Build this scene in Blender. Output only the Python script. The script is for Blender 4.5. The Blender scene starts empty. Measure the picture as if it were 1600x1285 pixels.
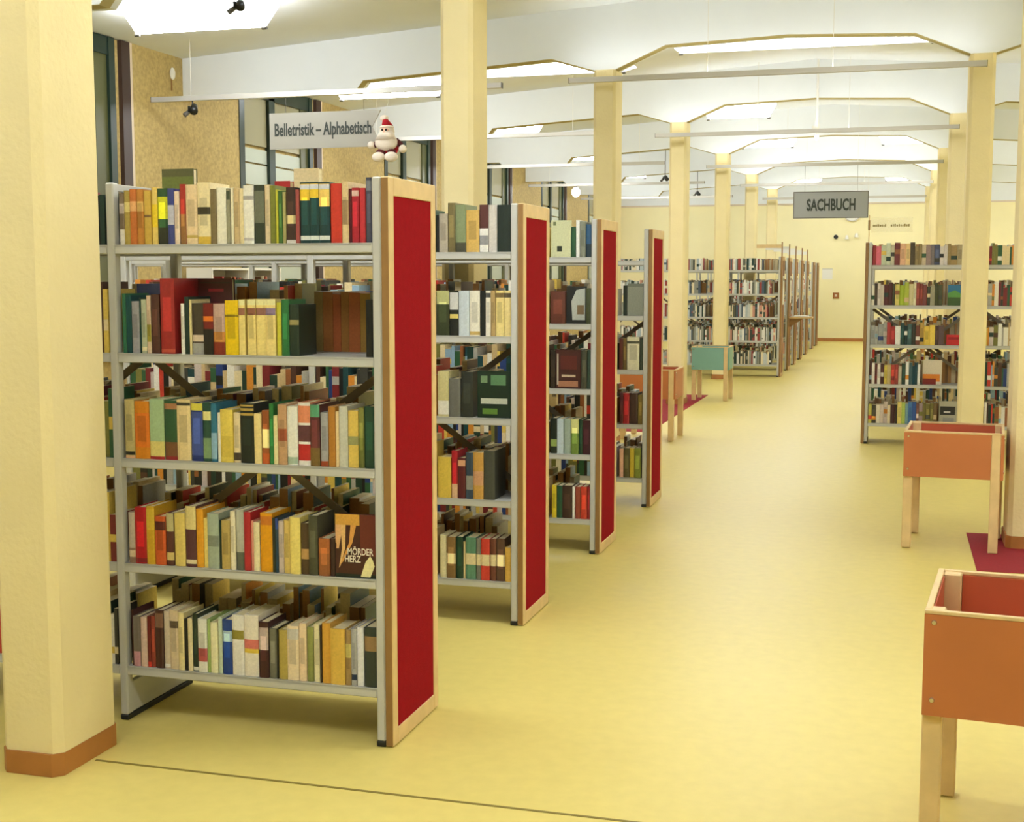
import bpy, bmesh, math, random
from mathutils import Vector, Matrix

# ---------------------------------------------------------------- camera, world, exposure
scene = bpy.context.scene
COL = scene.collection
cam_data = bpy.data.cameras.new('camera')
cam = bpy.data.objects.new('camera', cam_data)
COL.objects.link(cam)
cam_data.sensor_fit = 'HORIZONTAL'
cam_data.sensor_width = 36.0
cam_data.lens = 2062.25 / 1600 * 36.0
cam_data.clip_start, cam_data.clip_end = 0.05, 120
cam.location = (0, 0, 1.66)
cam.rotation_euler = (math.radians(90 - 5.796), 0, math.radians(16.108))
scene.camera = cam

world = bpy.data.worlds.new('night')
scene.world = world
world.use_nodes = True
world.node_tree.nodes['Background'].inputs[0].default_value = (0.02, 0.025, 0.03, 1)
world.node_tree.nodes['Background'].inputs[1].default_value = 1.0

vs = scene.view_settings
vs.view_transform = 'Standard'
vs.look = 'None'
vs.gamma = 1.0
vs.use_curve_mapping = False
vs.exposure = 0.0

GLOW = 27.0
GLOW_UP = 8.5
GLOW_FLAT = 15.0
GLOW_RAIL = 26.0          # radiance of the uplights added on the rails
LAMP_COL = (0.95, 0.98, 1.04)

# ---------------------------------------------------------------- colours and materials
def lin(c):
    return tuple((v / 12.92 if v <= 0.04045 else ((v + 0.055) / 1.055) ** 2.4) for v in (x / 255 for x in c))

MATS = {}
def mat(name, rgb, rough=0.5, metal=0.0, noise=0.0, nscale=8.0, bump=0.0, bscale=60.0, spec=0.5, coat=0.0, rgb2=None, detail=4.0):
    if name in MATS:
        return MATS[name]
    m = bpy.data.materials.new(name)
    m.use_nodes = True
    nt = m.node_tree
    b = nt.nodes['Principled BSDF']
    c = lin(rgb)
    b.inputs['Base Color'].default_value = (*c, 1)
    b.inputs['Roughness'].default_value = rough
    b.inputs['Metallic'].default_value = metal
    b.inputs['Specular IOR Level'].default_value = spec
    b.inputs['Coat Weight'].default_value = coat
    if noise or bump:
        tc = nt.nodes.new('ShaderNodeTexCoord')
    if noise:
        n = nt.nodes.new('ShaderNodeTexNoise')
        n.inputs['Scale'].default_value = nscale
        n.inputs['Detail'].default_value = detail
        nt.links.new(tc.outputs['Object'], n.inputs['Vector'])
        r = nt.nodes.new('ShaderNodeValToRGB')
        r.color_ramp.elements[0].position = 0.3
        r.color_ramp.elements[1].position = 0.7
        c2 = lin(rgb2) if rgb2 else tuple(v * (1 - noise) for v in c)
        r.color_ramp.elements[0].color = (*c2, 1)
        r.color_ramp.elements[1].color = (*tuple(min(1, v * (1 + noise * 0.4)) for v in c), 1)
        nt.links.new(n.outputs['Fac'], r.inputs['Fac'])
        nt.links.new(r.outputs['Color'], b.inputs['Base Color'])
    if bump:
        n2 = nt.nodes.new('ShaderNodeTexNoise')
        n2.inputs['Scale'].default_value = bscale
        n2.inputs['Detail'].default_value = 3
        nt.links.new(tc.outputs['Object'], n2.inputs['Vector'])
        bp = nt.nodes.new('ShaderNodeBump')
        bp.inputs['Strength'].default_value = bump
        bp.inputs['Distance'].default_value = 0.01
        nt.links.new(n2.outputs['Fac'], bp.inputs['Height'])
        nt.links.new(bp.outputs['Normal'], b.inputs['Normal'])
    MATS[name] = m
    return m

def emit(name, rgb, strength):
    m = bpy.data.materials.new(name)
    m.use_nodes = True
    b = m.node_tree.nodes['Principled BSDF']
    b.inputs['Base Color'].default_value = (0.9, 0.9, 0.88, 1)
    b.inputs['Emission Color'].default_value = (*rgb, 1)
    b.inputs['Emission Strength'].default_value = strength
    MATS[name] = m
    return m

def attr_mat(name, rough=0.42):
    m = bpy.data.materials.new(name)
    m.use_nodes = True
    nt = m.node_tree
    b = nt.nodes['Principled BSDF']
    a = nt.nodes.new('ShaderNodeAttribute')
    a.attribute_name = 'Col'
    tc = nt.nodes.new('ShaderNodeTexCoord')
    n = nt.nodes.new('ShaderNodeTexNoise')
    n.inputs['Scale'].default_value = 120
    n.inputs['Detail'].default_value = 3
    nt.links.new(tc.outputs['Object'], n.inputs['Vector'])
    mr = nt.nodes.new('ShaderNodeMapRange')
    mr.inputs['From Min'].default_value = 0.3
    mr.inputs['From Max'].default_value = 0.7
    mr.inputs['To Min'].default_value = 0.88
    mr.inputs['To Max'].default_value = 1.06
    nt.links.new(n.outputs['Fac'], mr.inputs['Value'])
    mx = nt.nodes.new('ShaderNodeMix')
    mx.data_type = 'RGBA'
    mx.blend_type = 'MULTIPLY'
    mx.inputs['Factor'].default_value = 1.0
    nt.links.new(a.outputs['Color'], mx.inputs['A'])
    nt.links.new(mr.outputs['Result'], mx.inputs['B'])
    nt.links.new(mx.outputs['Result'], b.inputs['Base Color'])
    b.inputs['Roughness'].default_value = rough
    MATS[name] = m
    return m

PLASTER = mat('yellow_plaster', (238, 222, 168), 0.8, noise=0.05, nscale=3, bump=0.25, bscale=45)
WALLY = mat('yellow_wall_paint', (243, 233, 184), 0.75, noise=0.04, nscale=1.5)
WHITE = mat('ceiling_paint', (230, 234, 234), 0.85, noise=0.03, nscale=2)
FLOOR = mat('yellow_linoleum', (222, 203, 117), 0.40, noise=0.045, nscale=16, bump=0.0, detail=10, spec=0.4)
TAN = mat('chipboard_tan', (190, 166, 104), 0.8, noise=0.24, nscale=26, bump=0.25, bscale=60, detail=8)
GREY = mat('rack_grey_enamel', (196, 196, 190), 0.42, noise=0.03, nscale=4)
BRACE = mat('brace_steel', (120, 108, 88), 0.4)
RUBBER = mat('black_rubber', (32, 34, 30), 0.6)
BEECH = mat('beech_wood', (222, 192, 136), 0.5, noise=0.10, nscale=14, detail=3)
BEECHB = mat('beech_browned', (186, 150, 104), 0.5, noise=0.10, nscale=14)
BEECHD = mat('beech_edge', (150, 112, 62), 0.5, noise=0.10, nscale=14)
RED = mat('red_felt', (150, 14, 24), 0.95, noise=0.08, nscale=40, bump=0.3, bscale=300, spec=0.1)
BROWNP = mat('brown_pinboard', (142, 98, 68), 0.85, noise=0.12, nscale=20)
SKIRT = mat('skirting_brown', (176, 116, 56), 0.5, noise=0.12, nscale=10)
DKGREEN = mat('window_frame_green', (26, 46, 36), 0.4)
DKBROWN = mat('window_post_brown', (58, 40, 34), 0.5)
OLIVE = mat('sash_olive', (82, 84, 48), 0.4)
PANEU = mat('pane_upper_frosted', (150, 144, 112), 0.25)
PANEL = mat('pane_lower_frosted', (182, 190, 176), 0.22)
PALE = mat('pale_edge_trim', (216, 200, 176), 0.6)
RAIL = mat('rail_aluminium', (196, 192, 182), 0.35, metal=0.3)
CAP = mat('rail_cap_grey', (96, 92, 84), 0.5)
SIGNP = mat('sign_pale_plate', (162, 158, 144), 0.45)
SIGNG = mat('sign_grey_plate', (150, 152, 148), 0.35)
INK = mat('sign_lettering_dark', (50, 56, 48), 0.6)
TERRA = mat('terracotta_board', (190, 114, 62), 0.5, noise=0.06, nscale=5)
TERRAI = mat('terracotta_board_inside', (190, 90, 56), 0.5, noise=0.06, nscale=5)
TEAL = mat('teal_board', (122, 168, 154), 0.5, noise=0.05, nscale=5)
CHROME = mat('screw_steel', (206, 198, 184), 0.25, metal=0.9)
CARPET = mat('red_carpet', (150, 22, 34), 0.95, noise=0.14, nscale=60, bump=0.4, bscale=250)
SEAM = mat('floor_joint_dark', (128, 112, 42), 0.6)
PAPER = mat('page_edges', (226, 212, 172), 0.85, noise=0.12, nscale=90)
WHITEP = mat('white_board', (232, 230, 220), 0.5)
BLACK = mat('black_metal', (18, 20, 18), 0.4)
FURW = mat('white_plush', (240, 226, 206), 0.95, bump=0.5, bscale=160)
FURR = mat('red_plush', (176, 22, 34), 0.95, bump=0.4, bscale=160)
SKIN = mat('doll_face_felt', (236, 190, 160), 0.9)
DARKM = mat('doll_dark_maroon', (84, 26, 26), 0.9)
COVER = attr_mat('book_cover_print')
TUBE = emit('fluorescent_glow', LAMP_COL, GLOW)
RAILGLOW = emit('added_rail_glow', LAMP_COL, GLOW_RAIL)
FLATLAMP = emit('unseen_flat_glow', LAMP_COL, GLOW_FLAT)
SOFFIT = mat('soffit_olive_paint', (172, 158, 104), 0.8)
UPLAMP = emit('uplight_glow', LAMP_COL, GLOW_UP)
BULB = emit('bulb_glow', (1, 0.97, 0.9), 4)

# ---------------------------------------------------------------- mesh helpers
class MB:
    """collects shapes; build() links them as one mesh object"""
    def __init__(self):
        self.v, self.f, self.c = [], [], []
    def face(self, pts, col=None):
        i = len(self.v)
        self.v += [tuple(p) for p in pts]
        self.f.append(tuple(range(i, i + len(pts))))
        self.c.append(col)
    def box(self, x0, x1, y0, y1, z0, z1, ch=0.0, col=None):
        if ch <= 0:
            i = len(self.v)
            self.v += [(x, y, z) for z in (z0, z1) for y in (y0, y1) for x in (x0, x1)]
            for q in ((0, 2, 3, 1), (4, 5, 7, 6), (0, 1, 5, 4), (2, 6, 7, 3), (0, 4, 6, 2), (1, 3, 7, 5)):
                self.f.append(tuple(i + k for k in q))
                self.c.append(col)
            return self
        bm = bmesh.new()
        bmesh.ops.create_cube(bm, size=1)
        for v in bm.verts:
            v.co = Vector(((x0 + x1) / 2 + v.co.x * (x1 - x0), (y0 + y1) / 2 + v.co.y * (y1 - y0), (z0 + z1) / 2 + v.co.z * (z1 - z0)))
        bmesh.ops.bevel(bm, geom=list(bm.edges), offset=ch, segments=1, affect='EDGES')
        self.absorb(bm, col)
        return self
    def absorb(self, bm, col=None, M=None):
        i = len(self.v)
        bm.verts.index_update()
        for v in bm.verts:
            p = M @ v.co if M else v.co
            self.v.append(tuple(p))
        for f in bm.faces:
            self.f.append(tuple(i + v.index for v in f.verts))
            self.c.append(col)
        bm.free()
    def prism(self, poly, axis, a, b):
        """extrude a 2D polygon along axis 'x','y','z' from a to b"""
        def P(u, w, t):
            return {'x': (t, u, w), 'y': (u, t, w), 'z': (u, w, t)}[axis]
        i = len(self.v)
        n = len(poly)
        self.v += [P(u, w, a) for u, w in poly] + [P(u, w, b) for u, w in poly]
        self.f.append(tuple(i + k for k in range(n - 1, -1, -1)))
        self.f.append(tuple(i + n + k for k in range(n)))
        self.c += [None, None]
        for k in range(n):
            j = (k + 1) % n
            self.f.append((i + k, i + j, i + n + j, i + n + k))
            self.c.append(None)
        return self
    def cyl(self, p0, p1, r0, r1=None, seg=12):
        p0, p1 = Vector(p0), Vector(p1)
        r1 = r0 if r1 is None else r1
        d = (p1 - p0)
        q = d.to_track_quat('Z', 'Y').to_matrix()
        i = len(self.v)
        for p, r in ((p0, r0), (p1, r1)):
            for k in range(seg):
                a = 2 * math.pi * k / seg
                self.v.append(tuple(p + q @ Vector((math.cos(a) * r, math.sin(a) * r, 0))))
        for k in range(seg):
            j = (k + 1) % seg
            self.f.append((i + k, i + j, i + seg + j, i + seg + k)); self.c.append(None)
        self.f.append(tuple(i + k for k in range(seg - 1, -1, -1))); self.c.append(None)
        self.f.append(tuple(i + seg + k for k in range(seg))); self.c.append(None)
        return self
    def ball(self, c, r, sx=1, sy=1, sz=1, u=14, v=9):
        bm = bmesh.new()
        bmesh.ops.create_uvsphere(bm, u_segments=u, v_segments=v, radius=r)
        self.absorb(bm, None, Matrix.Translation(c) @ Matrix.Diagonal((sx, sy, sz, 1)))
        return self
    def mesh(self, name, m, smooth=False):
        me = bpy.data.meshes.new(name)
        me.from_pydata(self.v, [], self.f)
        if any(c is not None for c in self.c):
            at = me.color_attributes.new('Col', 'FLOAT_COLOR', 'CORNER')
            k = 0
            for fi, f in enumerate(self.f):
                c = self.c[fi] or (0.8, 0.8, 0.8)
                for _ in f:
                    at.data[k].color = (c[0], c[1], c[2], 1)
                    k += 1
        bm = bmesh.new()
        bm.from_mesh(me)
        bmesh.ops.recalc_face_normals(bm, faces=bm.faces)
        bm.to_mesh(me)
        bm.free()
        if smooth:
            for p in me.polygons:
                p.use_smooth = True
        me.materials.append(m)
        return me
    def build(self, name, m, parent=None, smooth=False):
        o = bpy.data.objects.new(name, self.mesh(name, m, smooth))
        COL.objects.link(o)
        if parent is not None:
            o.parent = parent
        return o

def obj(name, me, parent=None, loc=(0, 0, 0), rz=0):
    o = bpy.data.objects.new(name, me)
    COL.objects.link(o)
    o.parent = parent
    o.location = loc
    o.rotation_euler = (0, 0, rz)
    return o

def thing(name, label, cat, loc=(0, 0, 0), rz=0, group=None):
    o = bpy.data.objects.new(name, None)
    o.empty_display_size = 0.1
    COL.objects.link(o)
    o.location = loc
    o.rotation_euler = (0, 0, rz)
    return tag(o, label, cat, group)

def tag(o, label, cat, group=None):
    o['label'] = label
    o['category'] = cat
    if group:
        o['group'] = group
    return o

def struct(o):
    o['kind'] = 'structure'
    return o

def copy_tree(o, loc=None, rz=None, parent=None):
    c = o.copy()
    COL.objects.link(c)
    if parent is not None:
        c.parent = parent
    if loc is not None:
        c.location = loc
    if rz is not None:
        c.rotation_euler = (0, 0, rz)
    for ch in list(o.children):
        copy_tree(ch, parent=c)
    return c

ORD = ['first', 'second', 'third', 'fourth', 'fifth', 'sixth', 'seventh', 'eighth', 'ninth']

# ---------------------------------------------------------------- the room shell
XL, XR, YB, YF = -7.245, 5.216, 35.3, -6.0          # window wall, far side wall, end wall, wall behind the viewer
XC, XD, AX, AY = -2.726, 0.697, 0.109, 0.178        # the two column rows and a column's half sizes
XM = (XC + XD) / 2                                   # ridge
BAY, Y0 = 4.481, 3.84
def cy(k): return Y0 + BAY * k
def zc(x): return 4.352 - 0.0665 * abs(x - XM)       # underside of the shallow gabled ceiling

struct(MB().box(XL - .3, XR + .3, YF - .3, YB + .3, -.12, 0).build('floor', FLOOR))
joint = MB().box(XC + AX + .012, -0.45, Y0 - .006, Y0 + .006, 0.0, 0.0015).build('trim_1', SEAM)
struct(joint)
c = MB()
c.prism([(XL - .3, zc(XL)), (XL, zc(XL)), (XM, zc(XM)), (XR, zc(XR)), (XR + .3, zc(XR)), (XR + .3, 4.7), (XL - .3, 4.7)], 'y', YF - .3, YB + .3)
struct(c.build('ceiling', WHITE))

SOFF_L = [(-5.21, 3.635), (-3.25, 3.758), (XC - AX, 3.635), (XC + AX, 3.635), (-2.14, 3.838), (XM, 3.88)]
def soffit(k):
    wall = [(XL, 3.525)] if k <= 3 else [(XL, 3.583), (-6.46, 3.583), (-6.395, 3.525)]
    left = wall + [(-5.30, 3.525)] + SOFF_L
    return left + [(2 * XM - x, z) for x, z in reversed(left[:-1])]
for k in range(-1, 7):
    s = soffit(k)
    top = [(x, zc(x) + .02) for x in (XR, XM, XL)]
    beam = struct(MB().prism(s + top, 'y', cy(k) - AY, cy(k) + .03).build('ceiling_beam', WHITE))
    for (xa, za), (xb, zb) in zip(s[:-1], s[1:]):
        if abs(abs((xa + xb) / 2 - XM) - (XD - XM)) > .01:
            MB().prism([(xa, za), (xb, zb), (xb, zb - .006), (xa, za - .006)], 'y', cy(k) - AY + .001, cy(k) - AY + .125).build('soffit_board', SOFFIT, beam)

# the end wall with its paler upper band, moulding and skirting
struct(MB().box(XL - .3, XR + .3, YB, YB + .2, 0, 4.5).build('wall_back', WALLY))
struct(MB().box(XL, XR, YB - .012, YB, 3.56, 4.42).build('trim_2', WHITE))
struct(MB().box(XL, XR, YB - .03, YB, 3.52, 3.56).build('trim_3', PALE))
struct(MB().box(XL, XR, YB - .015, YB, 0, .085).build('baseboard_back', SKIRT))
struct(MB().box(XL - .3, XR + .3, YF - .2, YF, 0, 4.5).build('wall_front', WALLY))
struct(MB().box(XR, XR + .2, YF, YB, 0, 4.5).build('wall_right', WALLY))

# the window wall: tan piers on the column lines, dark framed windows between them
w = MB().box(XL - .25, XL - .06, YF, YB, 0, 4.5)
struct(w.build('wall_left', TAN))
struct(MB().box(XL - .06, XL, YF, YB, 0, .88).build('wall_left_parapet', TAN))
struct(MB().box(XL - .05, XL + .09, YF, YB, .88, .92).build('trim_4', PALE))
n = 0
for k in range(-1, 8):
    y0, y1 = cy(k) - 1.21, min(cy(k) + 1.05, YB)
    pier = MB().box(XL - .06, XL, y0, y1, .92, 4.2).build('wall_pier', TAN)
    struct(pier)
    MB().box(XL - .002, XL + .012, y0 - .005, y0 + .055, .92, zc(XL)).build('pier_edge_strip', PALE, pier)
    if k == 7:
        continue
    n += 1
    a, b = y1, cy(k + 1) - 1.21
    f = MB()
    f.box(XL - .05, XL + .01, a, a + .12, .92, 3.93)
    f.box(XL - .05, XL + .01, a + .75, a + .90, .92, 3.80)
    f.box(XL - .05, XL + .02, b - .36, b - .26, .92, 3.93)
    f.box(XL - .05, XL + .01, a + .12, b - .26, 3.76, 3.93)
    f.box(XL - .05, XL + .01, a + .12, b - .26, .92, 1.0)
    win = f.build('window_%d' % n, DKGREEN)
    struct(win)
    for p0, p1 in ((a + .12, a + .75), (a + .90, b - .56)):
        MB().box(XL - .045, XL - .03, p0, p1, 3.20, 3.76).build('pane', PANEU, win)
        for z0, z1 in ((1.0, 1.6), (1.62, 2.2), (2.22, 2.72), (2.74, 2.98), (3.0, 3.16)):
            MB().box(XL - .045, XL - .03, p0, p1, z0, z1).build('pane', PANEL, win)
    MB().box(XL - .045, XL - .01, b - .56, b - .36, 1.0, 3.76).build('sash', OLIVE, win)
    MB().box(XL - .05, XL - .02, b - .26, b - .15, .92, 3.93).build('reveal', TAN, win)
    MB().box(XL - .05, XL + .025, b - .15, b - .005, .92, 3.93).build('post', DKBROWN, win)

# columns with chamfered corners and a brown skirting band
def octa(hx, hy, ch):
    return [(-hx + ch, -hy), (hx - ch, -hy), (hx, -hy + ch), (hx, hy - ch), (hx - ch, hy), (-hx + ch, hy), (-hx, hy - ch), (-hx, -hy + ch)]
def column_mesh(h, ex=0.0):
    return MB().prism(octa(AX + ex, AY - .004, .028), 'z', 0, h).mesh('column_shaft', PLASTER)
CM = column_mesh(3.64)
SK = MB().prism(octa(AX + .009, AY + .005, .03), 'z', 0.001, .078).mesh('column_skirting', SKIRT)
def column(x, y, label):
    t = thing('column', label, 'column', (x, y, 0), 0, 'yellow plaster columns in two rows')
    obj('shaft', CM, t)
    obj('skirting', SK, t)
for k in range(0, 7):
    if k == 0:
        CM_SHORT, CM = CM, column_mesh(3.64, .007)
    column(XC - (.013 if k == 0 else 0), cy(k), 'yellow plaster column, %s from the floor joint in the window-side row' % ORD[k])
    if k == 0:
        CM = CM_SHORT
    if k == 1:
        CM_SHORT, CM = CM, column_mesh(4.22)
        column(0.815, 8.69, 'yellow plaster column standing on the red carpet by the terracotta crate')
        CM = CM_SHORT
    elif k > 1:
        column(XD, cy(k), 'yellow plaster column, %s after the floor joint in the crate-side row' % ORD[k])

# red carpets round two columns
tag(MB().box(.492, 1.55, 7.80, 8.965, 0, .0035).build('carpet', CARPET), 'red carpet square under the terracotta crate and column', 'carpet', None)
tag(MB().box(-3.6, -2.49, 13.95, 18.60, 0, .0035).build('carpet', CARPET), 'red carpet strip under the teal crate beyond the racks', 'carpet', None)

# ---------------------------------------------------------------- lamps
def trough(x0, x1, y, zb, label, group, depth=.10, hh=.19, up=False):
    t = thing('light_trough', label, 'ceiling light', ((x0 + x1) / 2, y, zb), 0, group)
    L = (x1 - x0) / 2
    m = MB()
    # trapezoid seen from the front: wider at the top, its ends sloping in towards the tube
    i = len(m.v)
    m.v += [(-L, -.03, 0), (L, -.03, 0), (L, .03, 0), (-L, .03, 0), (-L - .10, -depth, hh), (L + .10, -depth, hh), (L + .10, depth, hh), (-L - .10, depth, hh)]
    for q in ((0, 3, 2, 1), (4, 5, 6, 7), (0, 1, 5, 4), (2, 3, 7, 6), (1, 2, 6, 5), (3, 0, 4, 7)):
        m.f.append(q); m.c.append(None)
    m.build('diffuser', (UPLAMP if up > 1 else FLATLAMP) if up else TUBE, t)
    for s in (-1, 1):
        MB().cyl((s * (L - .02), 0, -.012), (s * (L + .025), 0, -.012), .016, seg=10).build('tube_cap', CAP, t)
    top = zc((x0 + x1) / 2) - zb
    MB().box(-L * .8, L * .8, -.05, .05, hh, max(top, hh + .02)).build('mount', WHITEP, t)
    return t
G1 = 'light troughs along the window side'
G2 = 'light troughs over the aisle'
G3 = 'light troughs along the crate side'
G4 = 'light troughs tucked behind the beams'
def where(k):
    return 'before the floor joint' if k < 0 else 'in the %s bay from the joint' % ORD[k]
for k in range(-1, 7):
    y = cy(k) + 2.18
    trough(-6.457, -5.234, y, 3.79, 'white light trough near the windows ' + where(k), G1)
    trough(3.2, 4.4, y, 3.79, 'white light trough on the crate side ' + where(k), G3)
    ya = y - 1.3 if k == 0 else y
    if k in (-1, 0, 3, 4, 6):  # aisle pair of the last bay is added to brighten the end wall
        trough(-2.66, -1.80, ya, 3.94, 'white light trough over the aisle by the racks ' + where(k), G2)
    if k in (-1, 0, 4, 6):
        trough(-.26, .60, ya, 3.94, 'white light trough over the aisle by the crates ' + where(k), G2)
    if k in (-1, 0, 1):
        for x0, x1, w_ in ((-4.7, -3.5, 'near the windows'), (-2.3, -1.2, 'on the racks side'), (-.8, .3, 'on the crates side'))[::2 if k == 1 else 1]:
            trough(x0, x1, cy(k) + 1.35, zc((x0 + x1) / 2) - .13, 'flat light trough %s ' % w_ + where(k), G4, depth=.08, hh=.06, up=1)  # out of view, added to brighten the nearer bays
    elif k in (2, 5):
        for x0, x1, w_ in ((-4.9, -3.0, 'near the windows'), (-2.35, .32, 'across the aisle')):
            trough(x0, x1, cy(k) + 2.1, zc(x0) - .13, 'wide light trough %s ' % w_ + where(k), G4, depth=.28, hh=.08, up=2)

# ---------------------------------------------------------------- double-sided book racks
SH = [1.777, 1.383, .995, .602, .21]     # tops of the five shelf levels
SW, PW, RD, RH = 1.035, .032, .477, 2.0  # section length, post width, rack depth, rack height
POST = MB().box(-PW / 2, PW / 2, -.02, .02, .02, RH, .005).mesh('rack_post', GREY)
SHELF = MB()
SHELF.box(-(SW - PW) / 2, (SW - PW) / 2, 0, .224, -.008, 0)
SHELF.box(-(SW - PW) / 2, (SW - PW) / 2, 0, .014, -.034, 0, .003)
SHELF.box(-(SW - PW) / 2, (SW - PW) / 2, .212, .224, -.03, 0)
SHELF = SHELF.mesh('rack_shelf', GREY)
FOOT = MB().box(-.012, .012, .03, RD - .03, .022, .14, .003).mesh('rack_foot', GREY)
SHOE = MB().box(-.018, .018, .0, RD, .0, .022, .004).mesh('rack_shoe', RUBBER)
TOPB = MB().box(-.012, .012, .035, RD - .035, RH - .03, RH - .004, .002).mesh('rack_crossbar', GREY)
def bar(p, q, w=.03, t=.004):
    p, q = Vector(p), Vector(q)
    d = (q - p).normalized()
    u = Vector((-d.z, 0, d.x)) * w / 2
    m = MB()
    a = [p - u, q - u, q + u, p + u]
    m.prism([(v.x, v.z) for v in a], 'y', p.y - t / 2, p.y + t / 2)
    return m
L_ = SW - PW
BR1 = bar((-L_ / 2 + .02, 0, 1.34), (L_ / 2 - .02, 0, .64)).mesh('rack_brace', BRACE)
BR2 = bar((-L_ / 2 + .02, 0, .64), (L_ / 2 - .02, 0, 1.34)).mesh('rack_brace', BRACE)
def inset_frame(parent, x0, x1, red, wood=None):
    wood = wood or BEECH
    """end panel: four beech rails round a felt field, standing at x0..x1"""
    ep = MB().box(x0 + .004, x1 - .008, .03, RD - .03, .03, RH - .03).build('end_panel', BEECHD, parent)
    for a, b, c_, d in ((0, .046, .004, RH), (RD - .046, RD, .004, RH)):
        MB().box(x0, x1, a, b, c_, d, .003).build('panel_stile', wood, ep)
    for c_, d in ((.004, .062), (RH - .063, RH)):
        MB().box(x0, x1, .046, RD - .046, c_, d, .002).build('panel_rail', wood, ep)
    MB().box(x0 + .002, x1 - .003, -.0012, -.0002, .008, RH - .004).build('panel_edge_band', BEECHD, ep)
    MB().box(x1 - .0085, x1 - .004, .046, RD - .046, .062, RH - .063).build('panel_felt', red, ep)
    return ep
def rack(label, group, x_end, y, secs, side, red=RED, braces=True, panel=True):
    """x_end: x of the end panel's outer face; side -1 runs to -x, +1 runs to +x"""
    t = thing('book_rack', label, 'book rack', (x_end, y, 0), 0, group)
    if panel:
        x0, x1 = (-.03, 0) if side < 0 else (0, .03)
        inset_frame(t, x0, x1, red, None if red is RED else BEECHB)
    off = .032 if panel else 0
    for i in range(secs + 1):
        px = side * (off + PW / 2 + i * SW)
        obj('post', POST, t, (px, .021, 0))
        obj('post', POST, t, (px, RD - .021, 0))
        obj('foot', FOOT, t, (px, 0, 0))
        obj('shoe', SHOE, t, (px, 0, 0))
        obj('crossbar', TOPB, t, (px, 0, 0))
    for i in range(secs):
        mx = side * (off + PW / 2 + (i + .5) * SW)
        for z in SH:
            obj('shelf', SHELF, t, (mx, .003, z))
            obj('shelf', SHELF, t, (mx, RD - .003, z), math.pi)
        if braces:
            obj('brace', BR1, t, (mx, RD / 2 - .004, 0))
            obj('brace', BR2, t, (mx, RD / 2 + .004, 0))
    return t
def sec_range(x_end, i, side, panel=True):
    off = (.032 if panel else 0) + PW
    a = x_end + side * (off + i * SW + .004)
    b = x_end + side * (off + (i + 1) * SW - PW - .004)
    return min(a, b), max(a, b)

XE, RY, RS = -1.657, 4.232, 1.703
GR = 'red-ended book racks in a row'
RACK_PH = ['rack by the floor joint', 'second rack from floor joint', 'third rack from floor joint', 'fourth rack from floor joint']
RLAB = ['grey metal book rack with red felt end panel beside the floor joint',
        'grey metal book rack with red felt end, second from the floor joint',
        'grey metal book rack with red felt end, third from the floor joint',
        'grey metal book rack with red felt end, fourth from the floor joint']
SECS = [2, 2, 3, 4]
for k in range(4):
    rack(RLAB[k], GR, XE, RY + RS * k, SECS[k], -1)
RRX, RRY = -.288, 13.58
rack('grey metal book rack standing behind the crate and column on the aisle', 'racks behind the crates', RRX, RRY, 2, 1, BROWNP)
rack('grey metal book rack standing behind the crate-side rack, before the third column', 'racks behind the crates', RRX, RRY + 1.72, 2, 1, BROWNP)
FX = -1.79
FARY = [22.3, 23.9, 25.5, 27.2, 28.9, 31.2, 32.8]
for i, y in enumerate(FARY):
    rack('grey book rack with brown end panel, %s in the row before the end wall' % ORD[i], 'brown-ended racks near the end wall', FX, y, 3 if i == 0 else 2, -1, BROWNP, braces=(i == 0))

# ---------------------------------------------------------------- books
CREAM = lin((222, 206, 164))
def book_parts(t, h, d, col, bands, title=0):
    """cover with a slightly rounded spine towards -y; origin at the spine's foot"""
    c0 = lin(col)
    zs = {0.0, 1.0}
    for a, b, _ in bands:
        zs |= {a, b}
    if title:
        zs |= {.3, .75}
    zs = sorted(zs)
    def colour(f):
        c = c0
        for a, b, cc in bands:
            if a <= f <= b:
                c = lin(cc)
        return c
    r = min(.0045, t * .16)
    xs = [(-t / 2, 0), (-t * .3, -r * .8), (0, -r), (t * .3, -r * .8), (t / 2, 0)]
    m = MB()
    for f0, f1 in zip(zs[:-1], zs[1:]):
        cc = colour((f0 + f1) / 2)
        for (xa, ya), (xb, yb) in zip(xs[:-1], xs[1:]):
            k = 1.0
            if title and .3 < (f0 + f1) / 2 < .75 and abs(xa + xb) < t * .4:
                k = title
            m.face([(xa, ya, f0 * h), (xb, yb, f0 * h), (xb, yb, f1 * h), (xa, ya, f1 * h)], tuple(v * k for v in cc))
    m.face([(x, y, h) for x, y in xs] + [(t / 2, .005, h), (-t / 2, .005, h)], c0)
    m.face([(x, y, 0) for x, y in xs] + [(t / 2, .005, 0), (-t / 2, .005, 0)], c0)
    th = min(.0026, t * .15)
    m.box(-t / 2, -t / 2 + th, 0, d, 0, h, 0, c0)
    m.box(t / 2 - th, t / 2, 0, d, 0, h, 0, c0)
    p = MB().box(-t / 2 + th, t / 2 - th, .001, d - .004, .003, h - .004)
    return m, p
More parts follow.
